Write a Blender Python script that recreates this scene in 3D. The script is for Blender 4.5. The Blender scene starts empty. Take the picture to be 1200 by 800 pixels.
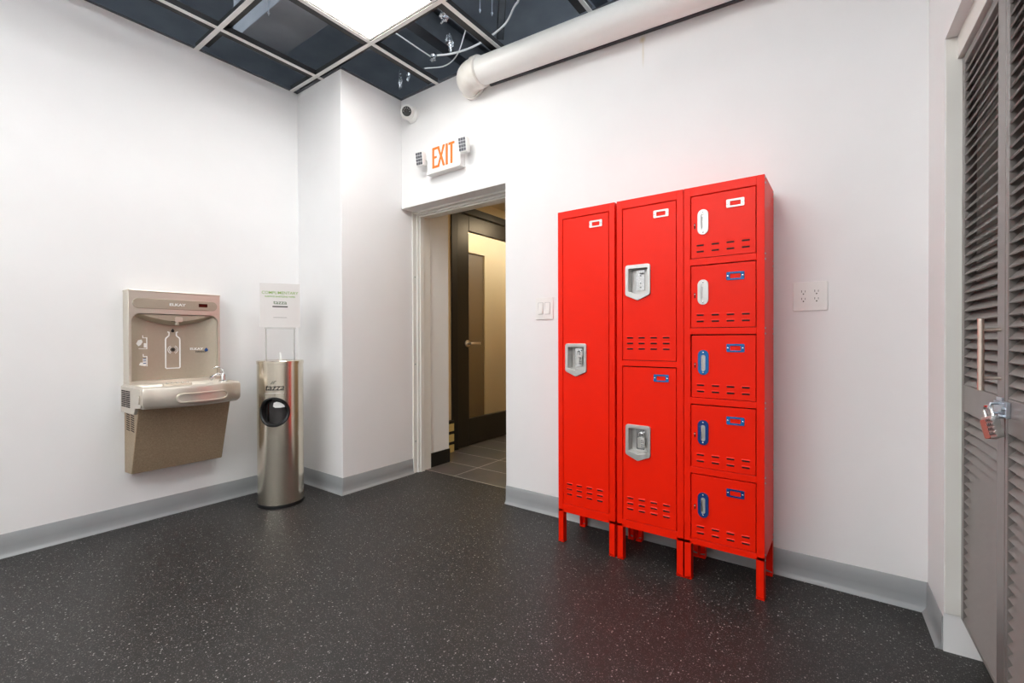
import bpy, bmesh, math, random
from mathutils import Vector, Matrix
random.seed(7)
PI = math.pi
C = bpy.context.scene.collection
SC = bpy.context.scene

# ------------------------------------------------------------------ materials
def srgb(r, g, b):
    f = lambda c: c / 12.92 if c <= 0.04045 else ((c + 0.055) / 1.055) ** 2.4
    return (f(r / 255), f(g / 255), f(b / 255), 1)

def base_mat(name, col, rough=.5, metal=0., spec=.5, emit=None, estr=0.):
    m = bpy.data.materials.new(name); m.use_nodes = True
    nt = m.node_tree; b = nt.nodes['Principled BSDF']
    b.inputs['Base Color'].default_value = col
    b.inputs['Roughness'].default_value = rough
    b.inputs['Metallic'].default_value = metal
    b.inputs['Specular IOR Level'].default_value = spec
    if emit:
        b.inputs['Emission Color'].default_value = emit
        b.inputs['Emission Strength'].default_value = estr
    return m, nt, b

def noise_mat(name, col, col2, scale=20, rough=.5, metal=0., spec=.5, bump=0., stretch=(1, 1, 1), detail=4, dist=.01):
    """two close tones of one finish mixed by noise, with an optional fine bump"""
    m, nt, b = base_mat(name, col, rough, metal, spec)
    N, L = nt.nodes, nt.links
    tc = N.new('ShaderNodeTexCoord'); mp = N.new('ShaderNodeMapping'); nz = N.new('ShaderNodeTexNoise')
    mp.inputs['Scale'].default_value = stretch
    nz.inputs['Scale'].default_value = scale; nz.inputs['Detail'].default_value = detail
    L.new(tc.outputs['Object'], mp.inputs[0]); L.new(mp.outputs[0], nz.inputs['Vector'])
    mx = N.new('ShaderNodeMix'); mx.data_type = 'RGBA'
    mx.inputs[6].default_value = col; mx.inputs[7].default_value = col2
    L.new(nz.outputs['Fac'], mx.inputs[0]); L.new(mx.outputs[2], b.inputs['Base Color'])
    if bump:
        bp = N.new('ShaderNodeBump'); bp.inputs['Strength'].default_value = bump; bp.inputs['Distance'].default_value = dist
        L.new(nz.outputs['Fac'], bp.inputs['Height']); L.new(bp.outputs[0], b.inputs['Normal'])
    return m

M = {}
M['wall'] = noise_mat('white_wall_paint', srgb(238, 237, 237), srgb(234, 233, 233), 6, .55, spec=.3, bump=.03, dist=.004)
M['trimwhite'] = noise_mat('white_frame_paint', srgb(232, 230, 225), srgb(226, 223, 217), 8, .4)
M['coving'] = noise_mat('grey_vinyl_base', srgb(156, 159, 160), srgb(148, 151, 153), 12, .3)
M['red'] = noise_mat('red_powder_coat', (.95, .0140, .0003, 1), (.91, .0132, .0003, 1), 9, .36, spec=.2, bump=.02, dist=.002)
M['slot'] = base_mat('vent_gap_dark', srgb(28, 5, 4), .8)[0]
M['steel'] = noise_mat('brushed_steel', srgb(222, 214, 202), srgb(210, 201, 188), 60, .3, .6, stretch=(.05, 1, 1), bump=.03, dist=.001)
M['steelv'] = noise_mat('brushed_steel_can', srgb(228, 220, 205), srgb(214, 205, 188), 60, .22, .95, stretch=(1, 1, .03), bump=.02, dist=.001)
M['chrome'] = base_mat('bright_plated_steel', srgb(225, 225, 225), .16, 1.)[0]
M['castzinc'] = noise_mat('satin_zinc', srgb(212, 210, 207), srgb(196, 194, 191), 40, .38, .7)
M['taupe'] = noise_mat('taupe_filler_panel', srgb(182, 171, 154), srgb(174, 163, 146), 80, .38, .4)
M['granite'] = noise_mat('speckled_bronze_coat', srgb(188, 168, 141), srgb(134, 115, 92), 150, .45, .15, detail=2)
M['bluefilm'] = noise_mat('blue_protective_film', srgb(22, 112, 178), srgb(14, 92, 158), 60, .22)
M['navyfilm'] = noise_mat('dark_blue_film', srgb(16, 62, 128), srgb(12, 48, 108), 60, .22)
M['black'] = noise_mat('black_plastic', srgb(20, 20, 21), srgb(26, 26, 27), 30, .35)
M['liner'] = noise_mat('smoked_liner', srgb(74, 71, 70), srgb(52, 50, 50), 9, .25)
M['blackgloss'] = base_mat('black_glass_lens', srgb(8, 8, 9), .06)[0]
M['white'] = noise_mat('white_plastic', srgb(238, 237, 234), srgb(233, 232, 229), 20, .3)
M['whiteprint'] = base_mat('white_print', srgb(240, 240, 238), .4)[0]
M['greyprint'] = base_mat('grey_print', srgb(92, 86, 80), .5)[0]
M['greenprint'] = base_mat('green_print', srgb(128, 168, 62), .5)[0]
M['darkgreenprint'] = base_mat('dark_green_print', srgb(86, 112, 78), .5)[0]
M['brownprint'] = base_mat('brown_print', srgb(70, 58, 56), .5)[0]
M['blackprint'] = base_mat('black_print', srgb(28, 26, 25), .5)[0]
M['blueprint'] = base_mat('blue_print', srgb(30, 70, 130), .4)[0]
M['paper'] = noise_mat('sign_paper', srgb(224, 220, 218), srgb(220, 216, 213), 10, .5)
M['tissue'] = noise_mat('white_tissue', srgb(240, 240, 238), srgb(228, 228, 226), 30, .8)
M['louver'] = noise_mat('dark_taupe_door_paint', srgb(131, 125, 122), srgb(120, 114, 111), 30, .3, .15, spec=.6, stretch=(1, .3, 1), bump=.02, dist=.002)
M['pvc'] = noise_mat('white_pvc_pipe', srgb(248, 247, 244), srgb(243, 242, 238), 7, .35)
M['pvcjoint'] = noise_mat('white_pvc_fitting', srgb(246, 244, 240), srgb(230, 226, 216), 30, .4)
M['tbar'] = noise_mat('aluminium_grid_bar', srgb(238, 237, 234), srgb(226, 225, 222), 30, .45, .2)
M['tbarblack'] = base_mat('black_grid_finish', srgb(24, 23, 24), .5)[0]
M['plenum'] = noise_mat('dark_slate_deck', srgb(166, 171, 178), srgb(112, 119, 128), 3.5, .5, spec=.4, bump=.2, dist=.02)
M['joist'] = noise_mat('dark_steel_joist', srgb(96, 100, 106), srgb(66, 70, 75), 12, .4, .4)
M['foil'] = noise_mat('crumpled_foil', srgb(225, 228, 232), srgb(180, 188, 198), 40, .2, .9, bump=.6, dist=.01)
M['cable'] = base_mat('white_cable_jacket', srgb(226, 228, 230), .4)[0]
M['glassdark'] = noise_mat('bronze_door_stile', srgb(44, 39, 31), srgb(33, 29, 23), 18, .35, stretch=(3, 3, .2))
M['beige'] = noise_mat('beige_wall_paint', srgb(226, 205, 165), srgb(220, 198, 158), 5, .6)
M['browndoor'] = noise_mat('brown_door_veneer', srgb(128, 108, 82), srgb(116, 96, 72), 14, .5, stretch=(2, 2, .2))
M['cream'] = noise_mat('cream_ceiling_paint', srgb(236, 222, 190), srgb(232, 217, 184), 5, .6)
M['creambox'] = noise_mat('cream_board', srgb(228, 208, 140), srgb(220, 198, 128), 14, .6)
M['galv'] = noise_mat('galvanised_steel', srgb(206, 214, 222), srgb(176, 186, 198), 50, .3, .9)
M['nickel'] = noise_mat('brushed_nickel', srgb(236, 224, 212), srgb(226, 213, 200), 60, .28, 1., stretch=(1, 1, .05))
M['redrubber'] = base_mat('red_lock_sleeve', srgb(178, 104, 92), .5)[0]
M['blackbase'] = base_mat('black_vinyl_base', srgb(22, 22, 23), .4)[0]
M['diffuser'] = base_mat('lit_light_diffuser', srgb(250, 250, 250), .5, emit=(1, .985, .935, 1), estr=9.)[0]
M['warmlamp'] = base_mat('lit_warm_lamp', srgb(250, 240, 220), .5, emit=(1, .78, .5, 1), estr=38.)[0]
M['dimlamp'] = base_mat('lit_dim_warm_lamp', srgb(250, 240, 220), .5, emit=(1, .80, .54, 1), estr=9.)[0]
M['exitred'] = base_mat('lit_exit_letters', srgb(225, 80, 20), .5, emit=srgb(255, 92, 22), estr=.75)[0]
M['exitface'] = base_mat('exit_face_plastic', srgb(245, 244, 242), .3)[0]
M['led'] = base_mat('led_lens_cell', srgb(205, 205, 208), .2)[0]
M['leddark'] = base_mat('led_lens_dark', srgb(96, 96, 102), .15)[0]
M['ledred'] = base_mat('dark_red_display', srgb(60, 16, 10), .2)[0]

def glass_mat():
    m, nt, b = base_mat('clear_door_glass', (1, 1, 1, 1), .02)
    N, L = nt.nodes, nt.links
    tr = N.new('ShaderNodeBsdfTransparent'); gl = N.new('ShaderNodeBsdfGlossy'); mx = N.new('ShaderNodeMixShader')
    tr.inputs[0].default_value = (.95, .95, .93, 1); gl.inputs['Roughness'].default_value = .02
    lw_ = N.new('ShaderNodeLayerWeight'); pw = N.new('ShaderNodeMath'); pw.operation = 'POWER'; pw.inputs[1].default_value = 4.
    L.new(lw_.outputs['Facing'], pw.inputs[0]); L.new(pw.outputs[0], mx.inputs[0]); L.new(tr.outputs[0], mx.inputs[1]); L.new(gl.outputs[0], mx.inputs[2])
    L.new(mx.outputs[0], N['Material Output'].inputs[0])
    return m
M['glass'] = glass_mat()

def floor_mat():
    """black rubber with pale crumbs of two sizes"""
    m, nt, b = base_mat('black_speckled_rubber', srgb(40, 39, 41), .45, spec=.4)
    N, L = nt.nodes, nt.links
    tc = N.new('ShaderNodeTexCoord')
    prev = None
    nz = N.new('ShaderNodeTexNoise'); nz.inputs['Scale'].default_value = 3.
    L.new(tc.outputs['Object'], nz.inputs['Vector'])
    bs = N.new('ShaderNodeMix'); bs.data_type = 'RGBA'
    bs.inputs[6].default_value = srgb(37, 36, 36); bs.inputs[7].default_value = srgb(47, 45, 44)
    L.new(nz.outputs['Fac'], bs.inputs[0]); prev = bs.outputs[2]
    for scale, pick, size, col in ((170, .80, .34, srgb(116, 113, 111)), (110, .91, .3, srgb(160, 157, 155)), (280, .66, .4, srgb(84, 81, 80))):
        v = N.new('ShaderNodeTexVoronoi'); v.inputs['Scale'].default_value = scale
        L.new(tc.outputs['Object'], v.inputs['Vector'])
        sp = N.new('ShaderNodeSeparateColor'); L.new(v.outputs['Color'], sp.inputs[0])
        a = N.new('ShaderNodeMath'); a.operation = 'GREATER_THAN'; a.inputs[1].default_value = pick
        L.new(sp.outputs[0], a.inputs[0])
        c = N.new('ShaderNodeMath'); c.operation = 'LESS_THAN'; c.inputs[1].default_value = size
        L.new(v.outputs['Distance'], c.inputs[0])
        d = N.new('ShaderNodeMath'); d.operation = 'MULTIPLY'
        L.new(a.outputs[0], d.inputs[0]); L.new(c.outputs[0], d.inputs[1])
        mx = N.new('ShaderNodeMix'); mx.data_type = 'RGBA'; mx.inputs[7].default_value = col
        L.new(d.outputs[0], mx.inputs[0]); L.new(prev, mx.inputs[6]); prev = mx.outputs[2]
    L.new(prev, b.inputs['Base Color'])
    n2 = N.new('ShaderNodeTexNoise'); n2.inputs['Scale'].default_value = 220
    L.new(tc.outputs['Object'], n2.inputs['Vector'])
    bp = N.new('ShaderNodeBump'); bp.inputs['Strength'].default_value = .25; bp.inputs['Distance'].default_value = .002
    L.new(n2.outputs['Fac'], bp.inputs['Height']); L.new(bp.outputs[0], b.inputs['Normal'])
    return m
M['rubber'] = floor_mat()

def tile_mat():
    m, nt, b = base_mat('grey_corridor_tile', srgb(96, 90, 82), .35)
    N, L = nt.nodes, nt.links
    tc = N.new('ShaderNodeTexCoord'); mp = N.new('ShaderNodeMapping')
    mp.inputs['Location'].default_value = (2.47, -2.62, 0)
    br = N.new('ShaderNodeTexBrick'); br.offset = 0.; br.squash = 1.
    br.inputs['Scale'].default_value = 1.; br.inputs['Brick Width'].default_value = .6; br.inputs['Row Height'].default_value = .285
    br.inputs['Mortar Size'].default_value = .004; br.inputs['Mortar Smooth'].default_value = .2
    br.inputs['Color1'].default_value = srgb(92, 84, 75); br.inputs['Color2'].default_value = srgb(78, 72, 64)
    br.inputs['Mortar'].default_value = srgb(178, 172, 162)
    L.new(tc.outputs['Object'], mp.inputs[0]); L.new(mp.outputs[0], br.inputs['Vector'])
    nz = N.new('ShaderNodeTexNoise'); nz.inputs['Scale'].default_value = 5
    L.new(tc.outputs['Object'], nz.inputs['Vector'])
    mx = N.new('ShaderNodeMix'); mx.data_type = 'RGBA'; mx.blend_type = 'OVERLAY'; mx.inputs[0].default_value = .35
    L.new(br.outputs['Color'], mx.inputs[6]); L.new(nz.outputs['Color'], mx.inputs[7])
    hs = N.new('ShaderNodeHueSaturation'); hs.inputs['Saturation'].default_value = .5
    L.new(mx.outputs[2], hs.inputs['Color'])
    L.new(hs.outputs[0], b.inputs['Base Color'])
    return m
M['tile'] = tile_mat()

def stained_wall_mat():
    """the wall paint plus the small rusty drip below the pipe"""
    m = noise_mat('white_wall_paint_with_rust_drip', srgb(238, 237, 237), srgb(234, 233, 233), 6, .55, spec=.3, bump=.03, dist=.004)
    nt = m.node_tree; N, L = nt.nodes, nt.links; b = N['Principled BSDF']
    src = b.inputs['Base Color'].links[0].from_socket
    tc = N.new('ShaderNodeTexCoord'); last = src
    for (x, z, sx, sz, amt) in ((-.882, 2.635, .022, .022, .75), (-.879, 2.56, .008, .085, .4)):
        mp = N.new('ShaderNodeMapping'); mp.vector_type = 'POINT'
        mp.inputs['Location'].default_value = (-x / sx, 0, -z / sz); mp.inputs['Scale'].default_value = (1 / sx, 0, 1 / sz)
        ln = N.new('ShaderNodeVectorMath'); ln.operation = 'LENGTH'
        L.new(tc.outputs['Object'], mp.inputs[0]); L.new(mp.outputs[0], ln.inputs[0])
        mr = N.new('ShaderNodeMapRange'); mr.inputs[1].default_value = 1.; mr.inputs[2].default_value = .1
        mr.inputs[3].default_value = 0; mr.inputs[4].default_value = amt
        L.new(ln.outputs['Value'], mr.inputs[0])
        mx = N.new('ShaderNodeMix'); mx.data_type = 'RGBA'; mx.inputs[7].default_value = srgb(205, 190, 150)
        L.new(mr.outputs[0], mx.inputs[0]); L.new(last, mx.inputs[6]); last = mx.outputs[2]
    L.new(last, b.inputs['Base Color'])
    return m
M['wallstain'] = stained_wall_mat()

# ------------------------------------------------------------------ mesh building
class MB:
    def __init__(self):
        self.bm = bmesh.new(); self.mats = []
    def mi(self, m):
        if m not in self.mats: self.mats.append(m)
        return self.mats.index(m)
    def face(self, vs, m):
        try:
            f = self.bm.faces.new(vs); f.material_index = self.mi(m); return f
        except ValueError:
            return None
    def box(self, x0, x1, y0, y1, z0, z1, m):
        v = [self.bm.verts.new((x, y, z)) for z in (z0, z1) for y in (y0, y1) for x in (x0, x1)]
        for q in ((0, 2, 3, 1), (4, 5, 7, 6), (0, 1, 5, 4), (2, 6, 7, 3), (0, 4, 6, 2), (1, 3, 7, 5)):
            self.face([v[i] for i in q], m)
        return self
    def loft(self, loops, m, cap0=True, cap1=True, closed=True):
        rings = [[self.bm.verts.new(p) for p in lp] for lp in loops]
        n = len(rings[0])
        for a, b in zip(rings, rings[1:]):
            for i in range(n if closed else n - 1):
                j = (i + 1) % n
                self.face([a[i], a[j], b[j], b[i]], m)
        if cap0: self.face(rings[0][::-1], m)
        if cap1: self.face(rings[-1], m)
        return self
    def prism(self, poly, a, b, m, axis='y', cap0=True, cap1=True):
        """poly in the two other axes (xz for y, yz for x, xy for z), swept from a to b"""
        def P(p, t):
            return {'y': (p[0], t, p[1]), 'x': (t, p[0], p[1]), 'z': (p[0], p[1], t)}[axis]
        return self.loft([[P(p, a) for p in poly], [P(p, b) for p in poly]], m, cap0, cap1)
    def annulus(self, outer, inner, a, b, m, axis='y'):
        """flat ring between two outlines with the same count, swept from a to b"""
        def P(p, t):
            return {'y': (p[0], t, p[1]), 'x': (t, p[0], p[1]), 'z': (p[0], p[1], t)}[axis]
        L = [[self.bm.verts.new(P(p, t)) for p in lp] for lp, t in ((outer, a), (outer, b), (inner, b), (inner, a))]
        n = len(outer)
        for k in range(4):
            A, B = L[k], L[(k + 1) % 4]
            for i in range(n):
                j = (i + 1) % n
                self.face([A[i], A[j], B[j], B[i]], m)
        return self
    def tube(self, pts, r, m, seg=10, caps=True):
        pts = [Vector(p) for p in pts]
        rs = r if isinstance(r, (list, tuple)) else [r] * len(pts)
        loops = []; prev = None
        for i, p in enumerate(pts):
            d = (pts[min(i + 1, len(pts) - 1)] - pts[max(i - 1, 0)]).normalized()
            if prev is None:
                ref = Vector((0, 0, 1)) if abs(d.z) < .9 else Vector((1, 0, 0))
                u = d.cross(ref).normalized()
            else:
                u = (prev - d * prev.dot(d)).normalized()
            prev = u; w = d.cross(u)
            loops.append([p + (u * math.cos(2 * PI * k / seg) + w * math.sin(2 * PI * k / seg)) * rs[i] for k in range(seg)])
        return self.loft(loops, m, caps, caps)
    def cyl(self, p0, p1, r, m, seg=24):
        return self.tube([p0, p1], r, m, seg)
    def lathe(self, prof, m, c=(0, 0), seg=64, cap0=True, cap1=True):
        loops = [[(c[0] + r * math.cos(2 * PI * k / seg), c[1] + r * math.sin(2 * PI * k / seg), z) for k in range(seg)] for r, z in prof]
        return self.loft(loops, m, cap0, cap1)
    def ball(self, c, r, m, seg=24, rings=12, sc=(1, 1, 1)):
        loops = []
        for i in range(1, rings):
            t = PI * i / rings - PI / 2
            loops.append([(c[0] + sc[0] * r * math.cos(t) * math.cos(2 * PI * k / seg), c[1] + sc[1] * r * math.cos(t) * math.sin(2 * PI * k / seg), c[2] + sc[2] * r * math.sin(t)) for k in range(seg)])
        return self.loft(loops, m)
    def stroke(self, pts, w, y0, y1, m, close=False):
        """a printed line of width w in the xz plane, y0..y1 thick"""
        P = [Vector((p[0], p[1])) for p in pts]
        if close: P.append(P[0])
        for a, b in zip(P, P[1:]):
            d = (b - a)
            if d.length < 1e-6: continue
            d.normalize(); n = Vector((-d.y, d.x)) * w / 2; e = d * w * .45
            self.prism([tuple(a - e - n), tuple(b + e - n), tuple(b + e + n), tuple(a - e + n)], y0, y1, m)
        return self
    def text(self, s, size, x, z, y, m, sx=1., depth=.0006, align='CENTER', bold=0., shear=0.):
        cu = bpy.data.curves.new('t', 'FONT'); cu.body = s; cu.size = size; cu.extrude = depth; cu.align_x = align
        cu.offset = bold; cu.shear = shear; cu.resolution_u = 3
        o = bpy.data.objects.new('t', cu); C.objects.link(o)
        bpy.context.view_layer.update()
        me = bpy.data.meshes.new_from_object(o.evaluated_get(bpy.context.evaluated_depsgraph_get()))
        k = self.mi(m); off = len(self.bm.verts)
        vs = [self.bm.verts.new((x + v.co.x * sx, y - v.co.z, z + v.co.y)) for v in me.vertices]
        for p in me.polygons:
            try:
                f = self.bm.faces.new([vs[i] for i in p.vertices]); f.material_index = k
            except ValueError:
                pass
        bpy.data.objects.remove(o); bpy.data.curves.remove(cu); bpy.data.meshes.remove(me)
        return self
    def xf(self, mat):
        self.bm.transform(mat); return self
    def build(self, name, parent=None, loc=(0, 0, 0), rz=0., bevel=0., smooth=True, sharp=35, normals=True):
        bm = self.bm
        if normals: bmesh.ops.recalc_face_normals(bm, faces=bm.faces[:])
        if smooth:
            for f in bm.faces: f.smooth = True
            for e in bm.edges:
                if len(e.link_faces) != 2 or e.calc_face_angle(0) > math.radians(sharp): e.smooth = False
        me = bpy.data.meshes.new(name); bm.to_mesh(me); bm.free()
        for m in self.mats: me.materials.append(M[m])
        o = bpy.data.objects.new(name, me); C.objects.link(o)
        o.location = loc; o.rotation_euler = (0, 0, rz)
        if parent: o.parent = parent
        if bevel:
            md = o.modifiers.new('edge', 'BEVEL'); md.width = bevel; md.segments = 2; md.limit_method = 'ANGLE'; md.angle_limit = math.radians(40)
            md.harden_normals = False
        return o

def thing(name, label, cat, loc=(0, 0, 0), rz=0., group=None):
    o = bpy.data.objects.new(name, None); C.objects.link(o); o.empty_display_size = .05
    o.location = loc; o.rotation_euler = (0, 0, rz)
    return tag(o, label, cat, group)
def tag(o, label, cat, group=None):
    o['label'] = label; o['category'] = cat
    if group: o['group'] = group
    return o
def struct(o):
    o['kind'] = 'structure'; return o

def rrect(x0, x1, z0, z1, r, n=5):
    pts = []
    for cx, cz, a0 in ((x1 - r, z0 + r, -PI / 2), (x1 - r, z1 - r, 0), (x0 + r, z1 - r, PI / 2), (x0 + r, z0 + r, PI)):
        for k in range(n + 1):
            a = a0 + PI / 2 * k / n
            pts.append((cx + r * math.cos(a), cz + r * math.sin(a)))
    return pts
def stadium_v(cx, cz, w, h, n=10):
    r = w / 2; pts = []
    for k in range(n + 1):
        a = PI * k / n; pts.append((cx + r * math.cos(a), cz + h / 2 - r + r * math.sin(a)))
    for k in range(n + 1):
        a = PI + PI * k / n; pts.append((cx + r * math.cos(a), cz - h / 2 + r + r * math.sin(a)))
    return pts
def stadium_h(cx, cz, w, h, n=10):
    return [(cx + (q - 0), cz + p) for p, q in stadium_v(0, 0, h, w, n)]
def shrink(poly, d):
    """move each corner of a counter- or clockwise outline inward by d"""
    n = len(poly); P = [Vector(p) for p in poly]
    area = sum(P[i].x * P[(i + 1) % n].y - P[(i + 1) % n].x * P[i].y for i in range(n))
    s = 1 if area > 0 else -1; out = []
    for i in range(n):
        a, b, c = P[i - 1], P[i], P[(i + 1) % n]
        d1 = (b - a).normalized(); d2 = (c - b).normalized()
        n1 = Vector((-d1.y, d1.x)) * s; n2 = Vector((-d2.y, d2.x)) * s
        k = (n1 + n2); k = k / max(.2, 1 + n1.dot(n2))
        out.append(tuple(b + k * d))
    return out
def round_poly(poly, r, n=4):
    out = []; N = len(poly); P = [Vector(p) for p in poly]
    for i in range(N):
        a, b, c = P[i - 1], P[i], P[(i + 1) % N]
        u = (a - b).normalized(); v = (c - b).normalized()
        ang = u.angle(v); t = min(r / math.tan(ang / 2), (a - b).length * .45, (c - b).length * .45)
        s, e = b + u * t, b + v * t
        for k in range(n + 1):
            f = k / n
            out.append(tuple(s * (1 - f) ** 2 + b * 2 * f * (1 - f) + e * f * f))
    return out

# ------------------------------------------------------------------ dimensions
XL, YB, YC, XC = -3.34, 2.385, 1.86, -2.79       # left wall, back wall, pillar face, pillar side
XD, ZD, YD = -1.79, 2.062, 2.52                   # doorway right edge, head, inner depth
ZG, ZW, ZT = 2.895, 2.905, 3.75                    # ceiling grid, wall tops, deck above
TH = math.radians(2.6)
RO = Vector((.247, 2.385, 0)); RZ = -PI / 2 + TH   # origin and turn of the closet wall
YR = -3.2                                          # rear of the room
XR = .247 + math.tan(TH) * (YB - YR)

# ------------------------------------------------------------------ setting
struct(MB().box(XL - .1, .9, YR - .1, 2.612, -.08, 0, 'rubber').build('floor', smooth=False))
struct(MB().box(-6, -.6, 2.612, 7.2, -.08, -.001, 'tile').build('floor_corridor', smooth=False))
struct(MB().box(XL - .12, XL, YR - .1, YC, 0, ZW, 'wall').build('wall_left', smooth=False))
struct(MB().box(XL - .12, XC, YC, 2.5, 0, ZW, 'wall').build('wall_pillar', smooth=False, bevel=.004))
struct(MB().prism([(XC, ZD), (XD, ZD), (XD, 0), (.9, 0), (.9, ZW), (XC, ZW)], YB, YB + .115, 'wallstain').build('wall_back', smooth=False, bevel=.003))
struct(MB().box(XL - .12, .9, YR - .12, YR, 0, ZW, 'wall').build('wall_rear', smooth=False))

# closet wall, turned by its own small angle: local x runs towards the room's rear, local y into the wall
w = MB()
w.box(0, .268, 0, .09, 0, ZW, 'wall')
w.prism([(.268, 2.06), (1.46, 2.06), (1.46, 0), (5.7, 0), (5.7, ZW), (.268, ZW)], 0, .09, 'wall')
struct(w.build('wall_right', loc=RO, rz=RZ, smooth=False))
t = MB()
t.box(.268, 1.46, .03, .075, 1.983, 2.06, 'trimwhite')
t.box(.2685, .272, .002, .085, .13, 2.058, 'trimwhite')
struct(t.build('trim_1', loc=RO, rz=RZ, bevel=.002, smooth=False))
k = MB()
k.box(.24, 1.5, .6, .65, 0, 2.3, 'wall').box(.2, .268, .09, .6, 0, 2.3, 'trimwhite').box(1.46, 1.5, .09, .6, 0, 2.3, 'trimwhite')
k.box(.24, 1.5, .09, .6, 2.15, 2.2, 'wall').box(.24, 1.5, .09, .65, -.06, -.002, 'blackbase')
struct(k.build('wall_closet', loc=RO, rz=RZ, smooth=False))

# vinyl cove bases
def cove(name, pts, h=.114, mat='coving'):
    """profile swept along a floor line; the wall is on the left of the walking direction"""
    prof = [(0, 0), (.020, 0), (.019, .002), (.011, .009), (.006, .020), (.004, .05), (.004, h - .003), (.002, h), (0, h)]
    P = [Vector((p[0], p[1])) for p in pts]
    loops = []
    for i, p in enumerate(P):
        d1 = (P[i] - P[i - 1]).normalized() if i else None
        d2 = (P[i + 1] - P[i]).normalized() if i < len(P) - 1 else None
        if d1 is None: d1 = d2
        if d2 is None: d2 = d1
        n1 = Vector((d1.y, -d1.x)); n2 = Vector((d2.y, -d2.x))
        n = (n1 + n2) / (1 + n1.dot(n2))
        loops.append([(p.x + n.x * a, p.y + n.y * a, b) for a, b in prof])
    return struct(MB().loft(loops, mat).build(name, sharp=50))
cove('baseboard_left', [(XL, YR), (XL, YC)])
cove('baseboard_pillar', [(XL, YC), (XC, YC), (XC, 2.488)])
def rw(e, n): return (RO.x + e * math.sin(TH) + n * math.cos(TH), RO.y - e * math.cos(TH) + n * math.sin(TH))
cove('baseboard_back', [(XD, YB), (RO.x, YB), rw(.262, 0)])

# doorway: stepped white frame set into the recess, corridor behind
f = MB()
X0 = XC
for (y0, y1, p) in ((2.488, 2.524, .012), (2.524, 2.545, .024), (2.545, 2.585, .034), (2.585, 2.665, .020)):
    q = p
    f.prism([(X0 - .03, 0), (X0 + q, 0), (X0 + q, ZD - q), (XD - q, ZD - q), (XD - q, 0), (XD + .03, 0), (XD + .03, ZD + .03), (X0 - .03, ZD + .03)], y0, y1, 'trimwhite')
for z in (.25, .86, 1.55):
    f.cyl((X0 + .012, 2.506, z), (X0 + .015, 2.506, z), .006, 'coving', 10)
struct(f.build('trim_2', bevel=.002, smooth=False))
struct(MB().box(XL - .4, XC - .005, 2.5, 2.9, 0, 2.45, 'wall').build('wall_corridor', smooth=False))
struct(MB().box(XC - .005, XC + .004, 2.668, 2.905, 0, .115, 'blackbase').build('baseboard_corridor', smooth=False))
cw = MB()                                           # corridor shell
cw.box(-3.14, -3.04, 2.9, 3.19, 0, 2.45, 'beige')
cw.box(-3.14, -3.04, 4.82, 7.1, 0, 2.45, 'beige')
cw.box(-3.14, -3.04, 3.19, 4.82, 2.36, 2.45, 'cream')
cw.box(-1.2, -1.1, 2.5, 7.1, 0, 2.45, 'beige')
cw.box(-6, -1.1, 7.0, 7.1, 0, 2.85, 'beige')
struct(cw.build('wall_hallway', smooth=False))
struct(MB().box(-3.14, -1.1, 2.5, 7.1, 2.45, 2.52, 'cream').build('ceiling_corridor', smooth=False))
ow = MB()                                           # office behind the glass door
ow.box(-4.07, -3.95, 2.9, 7.1, 0, 2.85, 'beige').box(-4.07, -3.14, 2.8, 2.9, 0, 2.85, 'beige').box(-5.1, -3.14, 2.8, 7.1, 2.8, 2.85, 'cream')
struct(ow.build('wall_office', smooth=False))
dr = bpy.data.objects.new('door_2', None); C.objects.link(dr); dr.location = (-3.95, 3.95, 0); dr['kind'] = 'structure'
MB().box(.0, .04, 0, .78, 0.002, 2.15, 'browndoor').build('leaf', dr, bevel=.003)
MB().prism([(-.05, 0), (-.05, 2.20), (.83, 2.20), (.83, 0), (.775, 0), (.775, 2.155), (.005, 2.155), (.005, 0)], 0, .06, 'beige', 'x').build('frame', dr)

# glass door in the corridor's left wall
D = bpy.data.objects.new('door_1', None); C.objects.link(D); D.location = (-3.04, 3.19, 0); D['kind'] = 'structure'
fr = MB().prism([(0, 0), (.085, 0), (.085, 2.29), (1.55, 2.29), (1.55, 0), (1.63, 0), (1.63, 2.36), (0, 2.36)], -.1, .012, 'blackbase', 'x')
fr.box(-.03, -.02, .085, .1, 0, 2.29, 'blackprint')
fr.build('door_frame', D, bevel=.003, smooth=False)
lf = MB()
lf.box(-.05, -.006, .1, .262, .006, 2.28, 'glassdark').box(-.05, -.006, 1.39, 1.545, .006, 2.28, 'glassdark')
lf.box(-.05, -.006, .262, 1.39, .006, .268, 'glassdark').box(-.05, -.006, .262, 1.39, 2.13, 2.28, 'glassdark')
lf.build('door_leaf', D, bevel=.004, smooth=False)
MB().box(-.034, -.024, .255, 1.4, .26, 2.14, 'glass').build('glass_pane', D, smooth=False)
h = MB().cyl((-.006, .232, 1.015), (.006, .232, 1.015), .034, 'nickel').cyl((.006, .232, 1.015), (.05, .232, 1.015), .012, 'nickel', 16)
h.box(.042, .058, .22, .37, 1.004, 1.026, 'nickel')
h.build('door_handle', D, bevel=.002)
for i in range(3):
    z0 = .001 + i * .098
    b_ = thing('board_box', ['cream board box at the foot of the dark door frame, lowest of three', 'cream board box stacked between two others beside the dark glass door', 'cream board box on top of the small stack beside the glass door'][i], 'box', (-3.018, 3.145, z0), 0, 'cream boxes stacked beside the glass door')
    MB().box(-.02, .02, -.038, .038, 0, .072, 'creambox').build('carton', b_, bevel=.002)
    MB().box(-.0205, .0205, -.0385, .0385, .072, .098, 'blackprint').build('lid', b_)  # black block standing in for the dark gap between boxes

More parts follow.
